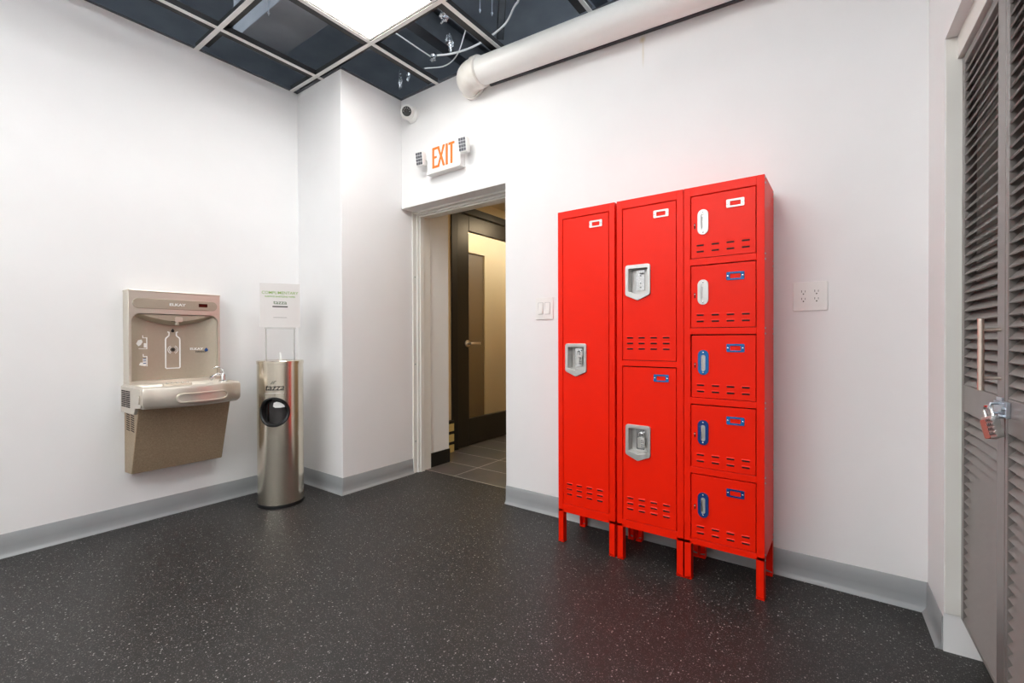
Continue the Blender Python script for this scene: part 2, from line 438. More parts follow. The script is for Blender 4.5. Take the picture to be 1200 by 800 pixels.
# ------------------------------------------------------------------ ceiling
pl = MB()  # rear and right sides left open to let sky light onto the deck
pl.box(-5.2, 2.2, YR - .3, 3.6, ZT, ZT + .08, 'plenum')
pl.box(-5.2, -5.1, YR - .3, 3.6, ZW + .001, ZT, 'plenum')
pl.box(-5.2, 2.2, 3.5, 3.6, ZW + .001, ZT, 'plenum')
pl.box(-5.2, XL - .12, YR - .3, 3.6, ZW - .02, ZW, 'plenum').box(-3.46, 2.2, YB + .116, 3.6, ZW - .02, ZW, 'plenum').box(.95, 2.2, YR - .3, YB, ZW - .02, ZW, 'plenum')
struct(pl.build('ceiling', smooth=False))
GX = [-3.005 + .61 * i for i in range(7)]
GY = [1.195 + .615 * i for i in range(-7, 2)]
g = MB()
hw = .0125
for x in GX:
    y1 = YC - .002 if x < XC else YB - .002
    g.box(x - hw, x + hw, YR, y1, ZG - .004, ZG, 'tbar').box(x - .003, x + .003, YR, y1, ZG, ZG + .04, 'tbarblack')
for y in GY:
    x0 = XL if y < YC else XC
    g.box(x0, min(XR, .247 + math.tan(TH) * (YB - y)) - .004, y - hw, y + hw, ZG - .0042, ZG - .0002, 'tbar').box(x0, .24, y - .003, y + .003, ZG, ZG + .04, 'tbarblack')
# wall angle round the edge
g.box(XL, XL + .02, YR, YC, ZG, ZG + .004, 'joist').box(XL, XC, YC - .02, YC, ZG, ZG + .004, 'joist').box(XC, XC + .02, YC, YB, ZG, ZG + .004, 'joist').box(XC, .24, YB - .02, YB, ZG, ZG + .004, 'joist')
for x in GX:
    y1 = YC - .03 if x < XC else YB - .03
    g.box(x - .062, x - .016, YR, y1, ZG + .004, ZG + .03, 'tbarblack')  # plain black strip along the far side of each bar
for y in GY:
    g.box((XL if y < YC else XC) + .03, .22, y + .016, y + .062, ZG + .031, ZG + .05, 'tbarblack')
struct(g.build('ceiling_grid', smooth=False))

def panel_light(cx, cy, label, group=None, w=.585):
    t = thing('ceiling_light', label, 'ceiling light', (cx, cy, ZG + .001), 0, group)
    a = w / 2
    MB().annulus(rrect(-a, a, -a, a, .004, 2), rrect(-a + .012, a - .012, -a + .012, a - .012, .003, 2), 0, .05, 'tbar', 'z').build('frame', t, smooth=False)
    MB().box(-a + .012, a - .012, -a + .012, a - .012, .004, .01, 'diffuser').build('diffuser', t, smooth=False)
    MB().box(-a, a, -a, a, .05, .06, 'tbar').build('housing', t, smooth=False)
    return t
lx = lambda i: GX[i] + .305
ly = lambda j: GY[j] + .3075
panel_light(lx(1), ly(7), 'glowing white square panel light set into the black ceiling grid near pillar')
for i, j in ((3, 6), (1, 4), (3, 3), (1, 1), (3, 1), (4, 1)):  # unseen panels added to brighten the room
    panel_light(lx(i), ly(j), 'white square ceiling panel light, unseen, added to brighten the room', 'added panel lights behind the camera')

# things in the dark space above the grid
d_ = thing('air_duct', 'dark sheet metal duct box above the grid beside the lit panel', 'duct', (-3.0, 1.55, 3.12))
MB().loft([[(-.42, -.1, 0), (.55, -.1, 0), (.55, .2, 0), (-.42, .2, 0)], [(-.42, -.1, .3), (.55, -.1, .3), (.55, .2, .3), (-.42, .2, .3)]], 'plenum').build('duct_body', d_, bevel=.004)
for nm, p0, p1, lab in (('joist', (-2.36, 1.2, 3.15), (-2.36, 3.45, 3.15), 'dark steel joist above the grid cell right of the lit panel'),
                        ('joist', (-1.33, -1.0, 3.28), (-1.33, 3.45, 3.28), 'dark steel joist running above the white pipe elbow')):
    b_ = MB()
    b_.box(-.045, .045, 0, p1[1] - p0[1], 0, .008, 'joist').box(-.004, .004, 0, p1[1] - p0[1], .008, .2, 'joist').box(-.045, .045, 0, p1[1] - p0[1], .2, .208, 'joist')
    tag(b_.build('steel_joist', loc=p0, smooth=False), lab, 'joist', 'steel joists above the ceiling grid')
tag(MB().tube([(-2.47, 1.7, 3.12), (-2.47, 2.1, 3.12), (-2.47, 2.44, 3.12)], .005, 'cable').build('conduit'), 'thin pale conduit rod under the dark deck behind the pillar', 'conduit')
def catmull(P, n=8):
    P = [Vector(p) for p in P]; out = []
    Q = [P[0] * 2 - P[1]] + P + [P[-1] * 2 - P[-2]]
    for i in range(1, len(Q) - 2):
        a, b, c, d = Q[i - 1:i + 3]
        for k in range(n):
            t = k / n
            out.append(.5 * (2 * b + (c - a) * t + (2 * a - 5 * b + 4 * c - d) * t * t + (3 * b - a - 3 * c + d) * t ** 3))
    out.append(P[-1]); return out
tag(MB().tube(catmull([(-2.29, 2.262, 3.0), (-2.165, 2.317, 3.0), (-1.98, 2.34, 3.0), (-1.735, 2.297, 3.0), (-1.60, 2.225, 3.02), (-1.53, 2.17, 3.0), (-1.45, 2.05, 3.0), (-1.5, 1.9, 3.2)]), .0065, 'cable', 8).build('power_cable'), 'white flexible cable drooping above the grid over the pipe elbow', 'cable')
tag(MB().tube(catmull([(-2.46, 2.32, 3.0), (-2.3, 2.36, 2.98), (-2.17, 2.35, 3.01), (-2.05, 2.3, 3.1)]), .004, 'cable', 8).build('thin_wire'), 'thin grey wire beneath the thicker white cable above the grid', 'wire')
for x, y, x2, y2, lab in ((-2.69, 1.33, -2.70, 1.36, 'thin steel hanger wire above the grid left of the lit panel'), (-1.70, 2.03, -1.71, 2.04, 'thin steel hanger wire above the grid near the pipe'), (-1.66, 2.09, -1.66, 2.09, 'thin steel hanger wire close to the dark strut above the pipe')):
    m = MB().tube([(x, y, ZG + .02), (x, y, ZG + .06), (x2, y2, ZT)], .003, 'galv', 6)
    m.ball((x, y, ZG + .035), .007, 'galv', 10, 6)
    tag(m.build('hanger_wire'), lab, 'wire', 'hanger wires of the ceiling grid')
for p0, p1, lab in (((-1.82, 2.375, 2.99), (-1.50, 2.02, 3.3), 'dark slotted steel strut leaning above the white pipe elbow'), ((-1.23, 2.36, 3.0), (-1.16, 1.9, 3.3), 'dark steel strut above the middle of the white pipe')):
    a, b = Vector(p0), Vector(p1); q = (b - a).to_track_quat('Z', 'Y').to_matrix().to_4x4()
    m = MB().box(-.022, .022, -.004, 0, 0, (b - a).length, 'joist').box(-.022, -.018, -.004, .035, 0, (b - a).length, 'tbarblack').box(.018, .022, -.004, .035, 0, (b - a).length, 'tbarblack')
    m.xf(Matrix.Translation(a) @ q)
    tag(m.build('steel_strut', smooth=False), lab, 'strut', 'steel struts above the grid')
def scrap(c, r, lab, seed, sc):
    rnd = random.Random(seed); m = MB().ball((0, 0, 0), r, 'foil', 12, 8, sc)
    for v in m.bm.verts: v.co *= rnd.uniform(.45, 1.25)
    tag(m.build('foil_scrap', loc=c, sharp=10), lab, 'foil scrap', 'foil scraps above the grid')
scrap((-1.97, 2.02, 3.0), .045, 'crumpled silver foil scrap at the far corner of the lit panel', 1, (1, .6, .7))
scrap((-2.10, 2.2, 2.985), .04, 'crumpled silver foil scrap beside the joist above the elbow', 2, (.6, .6, 1.4))
scrap((-2.30, 2.25, 2.985), .028, 'small foil scrap at the end of the drooping white cable', 3, (1, .7, 1))
scrap((-2.70, 2.30, 2.99), .032, 'silver foil scrap hanging above the security camera', 4, (.5, .5, 2.2))
scrap((-2.615, 2.30, 2.985), .024, 'small silver foil scrap right of the one above the camera', 5, (.6, .6, 1.4))

# ------------------------------------------------------------------ white pipe
p_ = thing('hanging_pipe', 'thick white plastic pipe along the wall below the ceiling with elbow', 'pipe', (-1.95, 2.285, 2.775))
pr = .083; sl = -.058
MB().tube([(0, 0, 0), (.06, 0, .06 * sl), (2.17, 0, 2.17 * sl)], pr, 'pvc', 40).build('pipe_run', p_)
el = []
R_ = .086
for kx in range(9):
    a = PI / 2 * kx / 8
    el.append((-.01 - R_ * math.sin(a), R_ - R_ * math.cos(a), 0))
el = [(.0, 0, 0)] + el
MB().tube(el, pr + .007, 'pvcjoint', 40).build('elbow', p_)
cl = MB().tube([(.0, 0, 0), (.006, 0, 0), (.045, 0, -.002), (.05, 0, -.002)], [pr + .008, pr + .014, pr + .014, pr + .006], 'pvcjoint', 40)
cl.build('collar', p_)
MB().tube([(-.096, .075, 0), (-.096, .098, 0)], pr + .016, 'pvcjoint', 40).build('wall_collar', p_)
# thin dark strip behind the pipe, added to stand in for its shadow line
MB().box(.05, 2.17, .083, .099, -.054, -.028, 'joist').xf(Matrix.Rotation(-math.atan(sl), 4, 'Y')).build('shadow_gap_strip', p_)

# ------------------------------------------------------------------ security camera
s_ = thing('security_camera', 'small white turret security camera in the corner below the ceiling', 'camera', (-2.655, YB, 2.745))
q = Vector((.62, -.72, -.28)).to_track_quat('Z', 'Y').to_matrix().to_4x4()
MB().lathe([(.058, 0), (.06, .006), (.056, .02), (.046, .03)], 'white').xf(Matrix.Rotation(PI / 2, 4, 'X')).build('mount', s_)
MB().ball((0, -.055, 0), .054, 'white', 32, 20).build('eyeball', s_)
hd = MB().lathe([(.030, .04), (.034, .048), (.030, .053)], 'black', seg=40)
hd.lathe([(.012, .053), (.013, .056)], 'blackgloss', seg=24)
for kx in range(6):
    a = PI * (kx / 5) + .0
    hd.ball((.022 * math.cos(a), .022 * math.sin(a), .053), .003, 'led', 8, 6)
hd.xf(Matrix.Translation((0, -.055, 0)) @ q).build('lens_face', s_)

# ------------------------------------------------------------------ exit sign
e_ = thing('exit_sign', 'white exit sign with orange letters and two lamp heads above the doorway', 'exit sign', (-2.295, YB, 2.34))
MB().prism(rrect(-.16, .16, -.092, .094, .006, 3), -.05, -.0, 'exitface').build('housing', e_, bevel=.003)
MB().prism(rrect(-.162, .162, -.104, -.088, .004, 3), -.056, 0, 'white').build('bottom_rail', e_, bevel=.002)
L = MB(); y0, y1 = -.0525, -.049; lw = .0195
def bar(x0, x1, z0, z1): L.box(x0, x1, y0, y1, z0, z1, 'exitred')
zb, zt = -.068, .078
xe = -.106; t_ = .0165
L.prism([(xe, zb), (-.056, zb), (-.056, zb + t_), (xe + lw, zb + t_), (xe + lw, .0), (-.062, .0), (-.062, .015), (xe + lw, .015), (xe + lw, zt - t_), (-.056, zt - t_), (-.056, zt), (xe, zt)], y0, y1, 'exitred')
hx = .0105; xm = -.020; zm = (zb + zt) / 2; ex = .028
L.prism([(xm - ex - hx, zb), (xm - ex + hx, zb), (xm, zm - .017), (xm + ex - hx, zb), (xm + ex + hx, zb), (xm + hx, zm), (xm + ex + hx, zt), (xm + ex - hx, zt), (xm, zm + .017), (xm - ex + hx, zt), (xm - ex - hx, zt), (xm - hx, zm)], y0, y1, 'exitred')
bar(.026, .026 + lw, zb, zt)
L.prism([(.071, zb), (.071 + lw, zb), (.071 + lw, zt - t_), (.109, zt - t_), (.109, zt), (.053, zt), (.053, zt - t_), (.071, zt - t_)], y0, y1, 'exitred')
L.build('lettering', e_, smooth=False)
for s in (-1, 1):
    m = MB().prism(rrect(-.034, .034, -.05, .05, .01, 3), -.022, .018, 'white')
    m.prism(rrect(-.029, .029, -.044, .044, .008, 3), -.0235, -.021, 'led')
    q = Matrix.Translation((s * .208, -.062, .02)) @ Matrix.Rotation(.12, 4, 'Z') @ Matrix.Rotation(.12, 4, 'X')
    o = m.xf(q).build('lamp_head', e_, bevel=.002)
    c = MB()
    for ix in range(3):
        for iz in range(4):
            x, z = -.019 + .019 * ix, -.033 + .022 * iz
            c.prism(rrect(x - .0075, x + .0075, z - .0085, z + .0085, .002, 2), -.0265, -.023, 'leddark')
    c.xf(q).build('led_array', o)
    MB().cyl((s * .158, -.03, .015), (s * .2, -.045, .015), .012, 'white', 12).ball((s * .197, -.045, .015), .018, 'white', 14, 8).build('swivel', e_)

# ------------------------------------------------------------------ light switch, outlet
s_ = thing('light_switch', 'white double rocker light switch on the wall left of lockers', 'light switch', (-1.493, YB, 1.243))
MB().prism(rrect(-.062, .062, -.066, .066, .006, 3), -.008, 0, 'white').build('cover_plate', s_, bevel=.002)
for s in (-1, 1):
    MB().annulus(rrect(s * .024 - .018, s * .024 + .018, -.036, .036, .002, 2), rrect(s * .024 - .0165, s * .024 + .0165, -.0345, .0345, .002, 2), -.0088, -.0075, 'coving').build('rocker_surround', s_, smooth=False)
    x = s * .024
    MB().loft([[(x - .0155, -.007, -.033), (x + .0155, -.007, -.033), (x + .0155, -.007, .033), (x - .0155, -.007, .033)], [(x - .0155, -.0145, -.033), (x + .0155, -.0145, -.033), (x + .0155, -.0085, .033), (x - .0155, -.0085, .033)]], 'white').build('rocker', s_, bevel=.001, smooth=False)
o_ = thing('electrical_outlet', 'white double electrical outlet plate on the wall right of lockers', 'outlet', (-.137, YB, 1.24))
MB().prism(rrect(-.064, .064, -.063, .063, .006, 3), -.007, 0, 'white').build('cover_plate', o_, bevel=.002)
for s in (-1, 1):
    x = s * .024
    m = MB().prism(rrect(x - .0168, x + .0168, -.0345, .0345, .003, 3), -.0095, -.005, 'white')
    for zz in (.017, -.015):
        m.box(x - .0075, x - .0055, -.0100, -.009, zz + .001, zz + .01, 'blackprint').box(x + .0055, x + .0072, -.0100, -.009, zz + .001, zz + .009, 'blackprint')
        m.prism([(x + .0028 * math.cos(a), zz - .006 + .0028 * math.sin(a)) for a in [2 * PI * k / 10 for k in range(10)]], -.0100, -.009, 'blackprint')
    m.build('receptacle', o_, smooth=False)

# ------------------------------------------------------------------ red lockers
FY = 2.095; DEP = YB - FY - .019
def name_plate(parent, cx, cz, y, mat, w=.069, hh=.034):
    m = MB().annulus(rrect(cx - w / 2, cx + w / 2, cz - hh / 2, cz + hh / 2, .004, 3), rrect(cx - w / 2 + .014, cx + w / 2 - .014, cz - hh / 2 + .007, cz + hh / 2 - .008, .002, 3), y - .0035, y, mat)
    for s in (-1, 1): m.ball((cx + s * (w / 2 - .006), y - .0035, cz), .004, 'chrome', 10, 6, (1, .5, 1))
    o = m.build('name_plate', parent, bevel=.0008)
    o['label'] = {'castzinc': 'silver name plate frame', 'bluefilm': 'blue name plate frame', 'navyfilm': 'dark blue name plate frame'}[mat]
def vents(m, xs, zs, y, wd=.03):
    for z in zs:
        for x in xs:
            m.prism(rrect(x, x + wd, z - .0032, z + .0032, .0025, 2), y - .0008, y + .001, 'slot')
            m.loft([[(x - .001, y, z + .0085), (x + wd + .001, y, z + .0085), (x + wd + .001, y, z + .004), (x - .001, y, z + .004)], [(x, y - .0008, z + .007), (x + wd, y - .0008, z + .007), (x + wd, y - .0022, z + .0042), (x, y - .0022, z + .0042)]], 'red')
def plate_with_hole(m, x0, x1, z0, z1, y0, y1, hole):
    a, b, c, d = hole
    m.box(x0, a, y0, y1, z0, z1, 'red').box(b, x1, y0, y1, z0, z1, 'red').box(a, b, y0, y1, z0, c, 'red').box(a, b, y0, y1, d, z1, 'red')
def cup(parent, cx, zt, y, hasp):
    """recessed home-plate shaped handle cup"""
    w, hs, ht = .12, .142, .168
    out = round_poly([(cx - w / 2, zt), (cx - w / 2, zt - hs), (cx, zt - ht), (cx + w / 2, zt - hs), (cx + w / 2, zt)], .014, 5)
    inn = round_poly([(cx - w / 2 + .016, zt - .018), (cx - w / 2 + .016, zt - hs + .018), (cx, zt - ht + .031), (cx + w / 2 - .013, zt - hs + .018), (cx + w / 2 - .013, zt - .018)], .005, 5)
    m = MB().annulus(out, inn, y - .009, y + .004, 'castzinc')
    m.prism(inn, y + .034, y + .038, 'castzinc')
    m.annulus(shrink(inn, -.003), inn, y, y + .036, 'castzinc')
    o = m.build('handle_cup', parent, bevel=.0025, sharp=30); o['label'] = 'silver recessed handle cup'
    n = MB().prism(rrect(cx - .018, cx + .022, zt - .120, zt - .024, .003, 2), y + .024, y + .034, 'chrome')
    for zz in (zt - .05, zt - .085, zt - .105):
        n.prism([(cx + .004 + .004 * math.cos(a), zz + .004 * math.sin(a)) for a in [2 * PI * k / 12 for k in range(12)]], y + .0232, y + .025, 'coving')
    n.tube([(cx + .004, y + .024, zt - .04), (cx + .004, y + .014, zt - .04), (cx + .02, y + .014, zt - .04), (cx + .02, y + .024, zt - .04)], .003, 'chrome', 8)
    n.build('latch', o, bevel=.0008)
def oval_pull(parent, cx, cz, y, mat):
    out = stadium_v(cx, cz, .044, .108); inn = stadium_v(cx, cz - .002, .018, .070)
    m = MB().annulus(out, inn, y - .005, y, mat)
    for s in (-1, 1): m.ball((cx, y - .005, cz + s * .043), .004, 'chrome', 10, 6, (1, .5, 1))
    o = m.build('handle', parent, bevel=.0012); o['label'] = {'castzinc': 'silver oval pull', 'bluefilm': 'blue film-covered oval pull', 'navyfilm': 'dark blue film-covered oval pull'}[mat]
    n = MB().prism(inn, y - .0012, y - .0002, 'castzinc').tube([(cx - .004, y - .002, cz - .027), (cx - .005, y - .004, cz), (cx - .004, y - .002, cz + .022)], .003, 'chrome', 8)
    n.build('grip', o)
def locker(x0, x1, label, doors, kind):
    t = thing('locker', label, 'locker', (x0, FY, 0), 0, 'red metal lockers')
    W = x1 - x0; zb, zt_ = .16, 1.717; st = .027
    b = MB()
    b.box(0, .004, .022, DEP, zb, zt_, 'red').box(W - .004, W, .022, DEP, zb, zt_, 'red').box(.004, W - .004, DEP - .004, DEP, zb, zt_, 'red')
    b.box(.004, W - .004, .022, DEP - .004, zt_ - .004, zt_, 'red').box(.004, W - .004, .022, DEP - .004, zb, zb + .004, 'red')
    b.box(0, st, 0, .022, zb, zt_, 'red').box(W - st - .002, W, 0, .022, zb, zt_, 'red')
    zs = [zb] + [z for d in doors for z in d] + [zt_]
    for i in range(0, len(zs), 2):
        b.box(st, W - st - .002, 0, .022, zs[i], zs[i + 1], 'red')
    b.box(.02, W - .02, .046, .048, zb + .01, zt_ - .01, 'slot')  # dark sheets behind the doors, standing in for shade in the gaps
    b.box(.004, st, .022, .046, zb + .004, zt_ - .004, 'slot').box(W - st - .002, W - .004, .022, .046, zb + .004, zt_ - .004, 'slot')
    for i in range(0, len(zs), 2) if len(doors) == 5 else ():
        zz = (zs[i] + zs[i + 1]) / 2
        for yy in (.012, DEP - .02):
            b.ball((W, yy, zz + .01), .004, 'castzinc', 8, 6).ball((W, yy, zz - .012), .004, 'castzinc', 8, 6)
    b.build('cabinet', t, bevel=.0015, smooth=False)
    for i, (z0, z1) in enumerate(doors):
        d0, d1 = st + .005, W - st - .005
        z0 += .0025; z1 -= .005
        m = MB(); mats = kind['plates'][i]
        cx_ = d0 + (.071 if kind['style'] == 'cup' else .048)
        if kind['style'] == 'cup':
            ztop = kind['cups'][i]; cxx = .107 if len(doors) == 1 else .106
            plate_with_hole(m, d0, d1, z0, z1, -.001, .018, (cxx - .052, cxx + .052, ztop - .139, ztop - .008))
            vents(m, [d0 + .020, d0 + .076, d0 + .133, d0 + .190], [z0 + .104, z0 + .078, z0 + .052], -.001)
        else:
            m.box(d0, d1, -.001, .018, z0, z1, 'red')
            vents(m, [d0 + .022, d0 + .083, d0 + .142, d0 + .200], [z0 + .053, z0 + .026], -.001)
            m.box(d0 + .012, d0 + .017, -.002, 0, z0 + .128, z0 + .150, 'slot').ball((d0 + .0145, -.003, z0 + .143), .004, 'chrome', 8, 6)
        o = m.build('door', t, bevel=0 if kind['style'] == 'cup' else .001, smooth=False)
        if kind['style'] == 'cup':
            cup(o, cxx, ztop, -.001, True)
            name_plate(o, d1 - .066, z1 - .046, -.001, mats)
        else:
            oval_pull(o, d0 + .049, z0 + .152, -.001, kind['pulls'][i])
            name_plate(o, d1 - .075, z1 - .053, -.001, mats)
        if kind.get('ajar') == i:
            o.location = (d1, 0, 0); o.rotation_euler = (0, 0, -.018)
            o.data.transform(Matrix.Translation((-d1, 0, 0)))
            for ch in o.children:
                ch.location = (-d1, 0, 0)
    for lx_, s in ((0, 1), (W, -1)):
        for y in (0, DEP):
            fy = 1 if y == 0 else -1
            g_ = MB()
            g_.loft([[(lx_, y, .006), (lx_ + s * .031, y, .014), (lx_ + s * .031, y, zb + .012), (lx_, y, zb + .012)], [(lx_, y + fy * .002, .006), (lx_ + s * .031, y + fy * .002, .014), (lx_ + s * .031, y + fy * .002, zb + .012), (lx_, y + fy * .002, zb + .012)]], 'red')
            g_.box(min(lx_, lx_ + s * .002), max(lx_, lx_ + s * .002), min(y, y + fy * .034), max(y, y + fy * .034), .0, zb + .012, 'red')
            g_.box(min(lx_ + s * .029, lx_ + s * .031), max(lx_ + s * .029, lx_ + s * .031), min(y, y + fy * .03), max(y, y + fy * .03), .002, zb + .0, 'red')
            g_.box(min(lx_, lx_ + s * .031), max(lx_, lx_ + s * .031), min(y + fy * .002, y + fy * .034), max(y + fy * .002, y + fy * .034), 0, .003, 'red')
            g_.build('leg', t, smooth=False)
    return t
locker(-1.230, -.9145, 'red metal locker with a single tall door, next to the light switch', [(.203, 1.679)], dict(style='cup', cups=[1.035], plates=['castzinc']))
locker(-.9035, -.5915, 'red metal locker with two stacked doors, between its two neighbours', [(.197, .930), (.956, 1.677)], dict(style='cup', cups=[.655, 1.405], plates=['bluefilm', 'castzinc']))
locker(-.5890, -.2740, 'red metal locker with five small box doors, nearest the outlet', [(.186, .472), (.499, .774), (.801, 1.077), (1.104, 1.377), (1.405, 1.679)],
       dict(style='box', pulls=['navyfilm', 'navyfilm', 'bluefilm', 'castzinc', 'castzinc'], plates=['navyfilm', 'bluefilm', 'bluefilm', 'bluefilm', 'castzinc'], ajar=2))

def shackle(r, hh, n=10):
    return [(-r, 0, 0), (-r, 0, hh)] + [(-r * math.cos(PI * k / n), 0, hh + r * math.sin(PI * k / n)) for k in range(1, n)] + [(r, 0, hh), (r, 0, 0)]
def padlock(loc, rot, label, wd, hh, th, sleeve=None):
    t = thing('padlock', label, 'padlock', loc, 0, 'combination padlocks'); t.rotation_euler = rot
    m = MB().prism(rrect(-wd / 2, wd / 2, -hh, 0, .004, 3), -th / 2, th / 2, 'castzinc')
    m.build('lock_body', t, bevel=.0015)
    MB().tube(shackle(wd * .32, hh * .3), th * .2, 'chrome', 10).build('shackle', t)
    for i in range(4):
        zz = -hh * (.2 + .2 * i)
        o = MB().cyl((wd * .05, -th / 2 - .0015, zz), (wd / 2 + .003, -th / 2 - .0015, zz), hh * .075, 'castzinc', 14)
        for k in range(3): o.box(wd * (.12 + .14 * k), wd * (.18 + .14 * k), -th / 2 - hh * .075 - .002, -th / 2 - hh * .07, zz - hh * .05, zz + hh * .05, 'blackprint')
        o.build('dial', t)
    if sleeve:
        o = MB().prism(rrect(-wd / 2 - .003, -wd * .05, -hh * 1.0, -hh * .12, .004, 3), -th / 2 - .002, th / 2 + .002, sleeve).build('sleeve', t, bevel=.001)
        o['label'] = 'red sleeve on lock body'
padlock((-1.230 + .118, FY + .012, .974), (0, 0, 0), 'silver combination padlock in the handle recess of the tall-door locker', .034, .048, .014)
padlock((-.9035 + .116, FY + .012, .594), (0, 0, 0), 'silver combination padlock in the lower handle recess of the two-door locker', .034, .048, .014)

# ------------------------------------------------------------------ drinking fountain with bottle filler
F = thing('drinking_fountain', 'stainless wall-mounted drinking fountain with bottle filler on left wall', 'drinking fountain', (XL, .82, 0), PI / 2)
W = .465
c = MB()
c.prism([(0, .305), (-.118, .312), (-.245, .690), (-.245, .72), (0, .80)], 0.003, W - .003, 'granite', 'x')
cab = c.build('lower_cabinet', F, bevel=.004, smooth=False)
v = MB()
for zone in ((.555, .665, 10),):
    z0, z1, n = zone
    for k in range(n):
        z = z0 + (z1 - z0) * k / (n - 1)
        for ya in (-.098, -.175):
            yy = ya - .0
            if yy < -.10 - (z - .31) * .336: yy = -.10 - (z - .31) * .30
            v.prism([(yy + .0, z - .003), (yy + .055, z + .001), (yy + .055, z + .006), (yy, z + .002)], .0015, .004, 'slot', 'x')
v.build('vent_slots', cab, smooth=False)
# basin: bowed front, dished top
def outline(inset, front=0., n=14):
    yb = -.0 - inset; x0, x1 = -.010 + inset, W + .014 - inset
    yc = -.352 + inset - front; pts = [(x0, yb)]
    xc = (x0 + x1) / 2; hw_ = (x1 - x0) / 2
    pts.append((x0, -.25)); pts.append((x0, yc + .016)); pts.append((x0 + .004, yc + .005)); pts.append((x0 + .013, yc))
    for k in range(n + 1):
        u = -1 + 2 * k / n
        x = xc + u * (hw_ - .03)
        pts.append((x, yc - .046 * (1 - u * u)))
    pts += [(x1 - .013, yc), (x1 - .004, yc + .005), (x1, yc + .016), (x1, -.25), (x1, yb)]
    return pts
def at(pts, z): return [(p[0], p[1], z) for p in pts]
def bowl(pts, z, yb): return [(p[0], min(p[1], yb), z) for p in pts]
b = MB()
b.loft([at(outline(.012, -.012), .690), at(outline(.004, -.002), .702), at(outline(0, 0), .716), at(outline(0, .002), .79), at(outline(.003, 0), .802), at(outline(.009, -.004), .809),
        bowl(outline(.016, -.010), .809, -.112), bowl(outline(.022, -.016), .803, -.118), bowl(outline(.04, -.036), .775, -.135), bowl(outline(.085, -.05), .764, -.17)], 'steel')
# raised back deck with drain bumps
b.box(.0, W + .004, -.112, 0, .78, .826, 'steel')
b.prism(rrect(.150, .285, -.170, -.105, .012, 4), .77, .806, 'steel', 'z')
bs = b.build('basin', F, bevel=0, sharp=28)
m = MB()
for k in range(5):
    m.ball((.165 + .026 * k, -.138, .807), .008, 'chrome', 12, 8, (1, 1, .5))
m.build('splash_ridge', bs)
MB().lathe([(.026, .765), (.022, .768), (.006, .768)], 'chrome', (.22, -.26), 24).build('drain', bs)
m = MB()
def front_y(x): 
    xc = (W + .004) / 2; hw_ = (W + .024) / 2
    u = (x - xc) / (hw_ - .03); return -.352 - .002 - .046 * max(0, 1 - u * u)
def on_front(poly, d):
    return [(p[0], front_y(p[0]) - d, p[1]) for p in poly]
st_o = stadium_h(.262, .740, .268, .056, 12); st_i = stadium_h(.262, .740, .244, .036, 12)
def densify(P, n=3):
    out = []
    for i in range(len(P)):
        a, b2 = P[i], P[(i + 1) % len(P)]
        seg = max(1, int(math.hypot(b2[0] - a[0], b2[1] - a[1]) / .02))
        for k in range(seg): out.append((a[0] + (b2[0] - a[0]) * k / seg, a[1] + (b2[1] - a[1]) * k / seg))
    return out
st_i2 = [(.262 + (p[0] - .262) * .915, .740 + (p[1] - .740) * .70) for p in st_o]
so, si = densify(st_o), None
si = [(.262 + (p[0] - .262) * .925, .740 + (p[1] - .740) * .72) for p in so]
rings = [on_front(so, -.004), on_front(so, .004), on_front([(.262 + (p[0] - .262) * .98, .740 + (p[1] - .740) * .92) for p in so], .009), on_front(si, .009), on_front([(.262 + (p[0] - .262) * .91, .740 + (p[1] - .740) * .66) for p in so], .004)]
m.loft(rings, 'steel', True, False)
half = len(so)
pv = [m.bm.verts.new(p) for p in on_front([(.262 + (p[0] - .262) * .91, .740 + (p[1] - .740) * .66) for p in so], .004)]
# close the face of the bar with vertical strips so that it follows the bow of the basin
xs = sorted(set(round(p[0], 5) for p in [(.262 + (q[0] - .262) * .91, 0) for q in so]))
top, bot = {}, {}
for vv in pv:
    kx = round(vv.co.x, 4)
    if vv.co.z >= .740: top.setdefault(kx, vv)
    else: bot.setdefault(kx, vv)
for vv in pv: m.bm.verts.remove(vv)
for xa, xb in zip(xs, xs[1:]):
    def hz(x):
        r = .056 * .66 / 2; e = .268 * .91 / 2 - r * .91 / .66 * .72
        dx = max(0, abs(x - .262) - e); full = .268 * .91 / 2 - e
        return r * math.sqrt(max(0, 1 - (dx / full) ** 2))
    q = [(xa, front_y(xa) - .004, .74 - hz(xa)), (xb, front_y(xb) - .004, .74 - hz(xb)), (xb, front_y(xb) - .004, .74 + hz(xb)), (xa, front_y(xa) - .004, .74 + hz(xa))]
    m.face([m.bm.verts.new(p) for p in q], 'steel')
m.build('push_bar', bs, sharp=40)
# grey side apron with louvres and button
m = MB().box(-.012, .006, -.22, -.002, .656, .799, 'steel')
m.prism([(-.002, .802), (-.325, .798), (-.338, .788), (-.338, .708), (-.325, .698), (-.245, .690), (-.225, .655), (-.002, .655)], -.0125, .004, 'steel', 'x')
ap = m.build('side_apron', F, bevel=.003)
m = MB()
for k in range(9):
    z = .690 + .0105 * k
    for ya in (-.088, -.165):
        m.prism([(ya, z - .002), (ya + .066, z - .002), (ya + .066, z + .0045), (ya, z + .0045)], -.0145, -.012, 'slot', 'x')
m.build('louvre_slots', ap, smooth=False)
MB().prism([(q[0] - .288, q[1] + .742) for q in rrect(-.042, .042, -.024, .024, .011, 4)], -.019, -.012, 'steel', 'x').build('push_button', ap, bevel=.002)
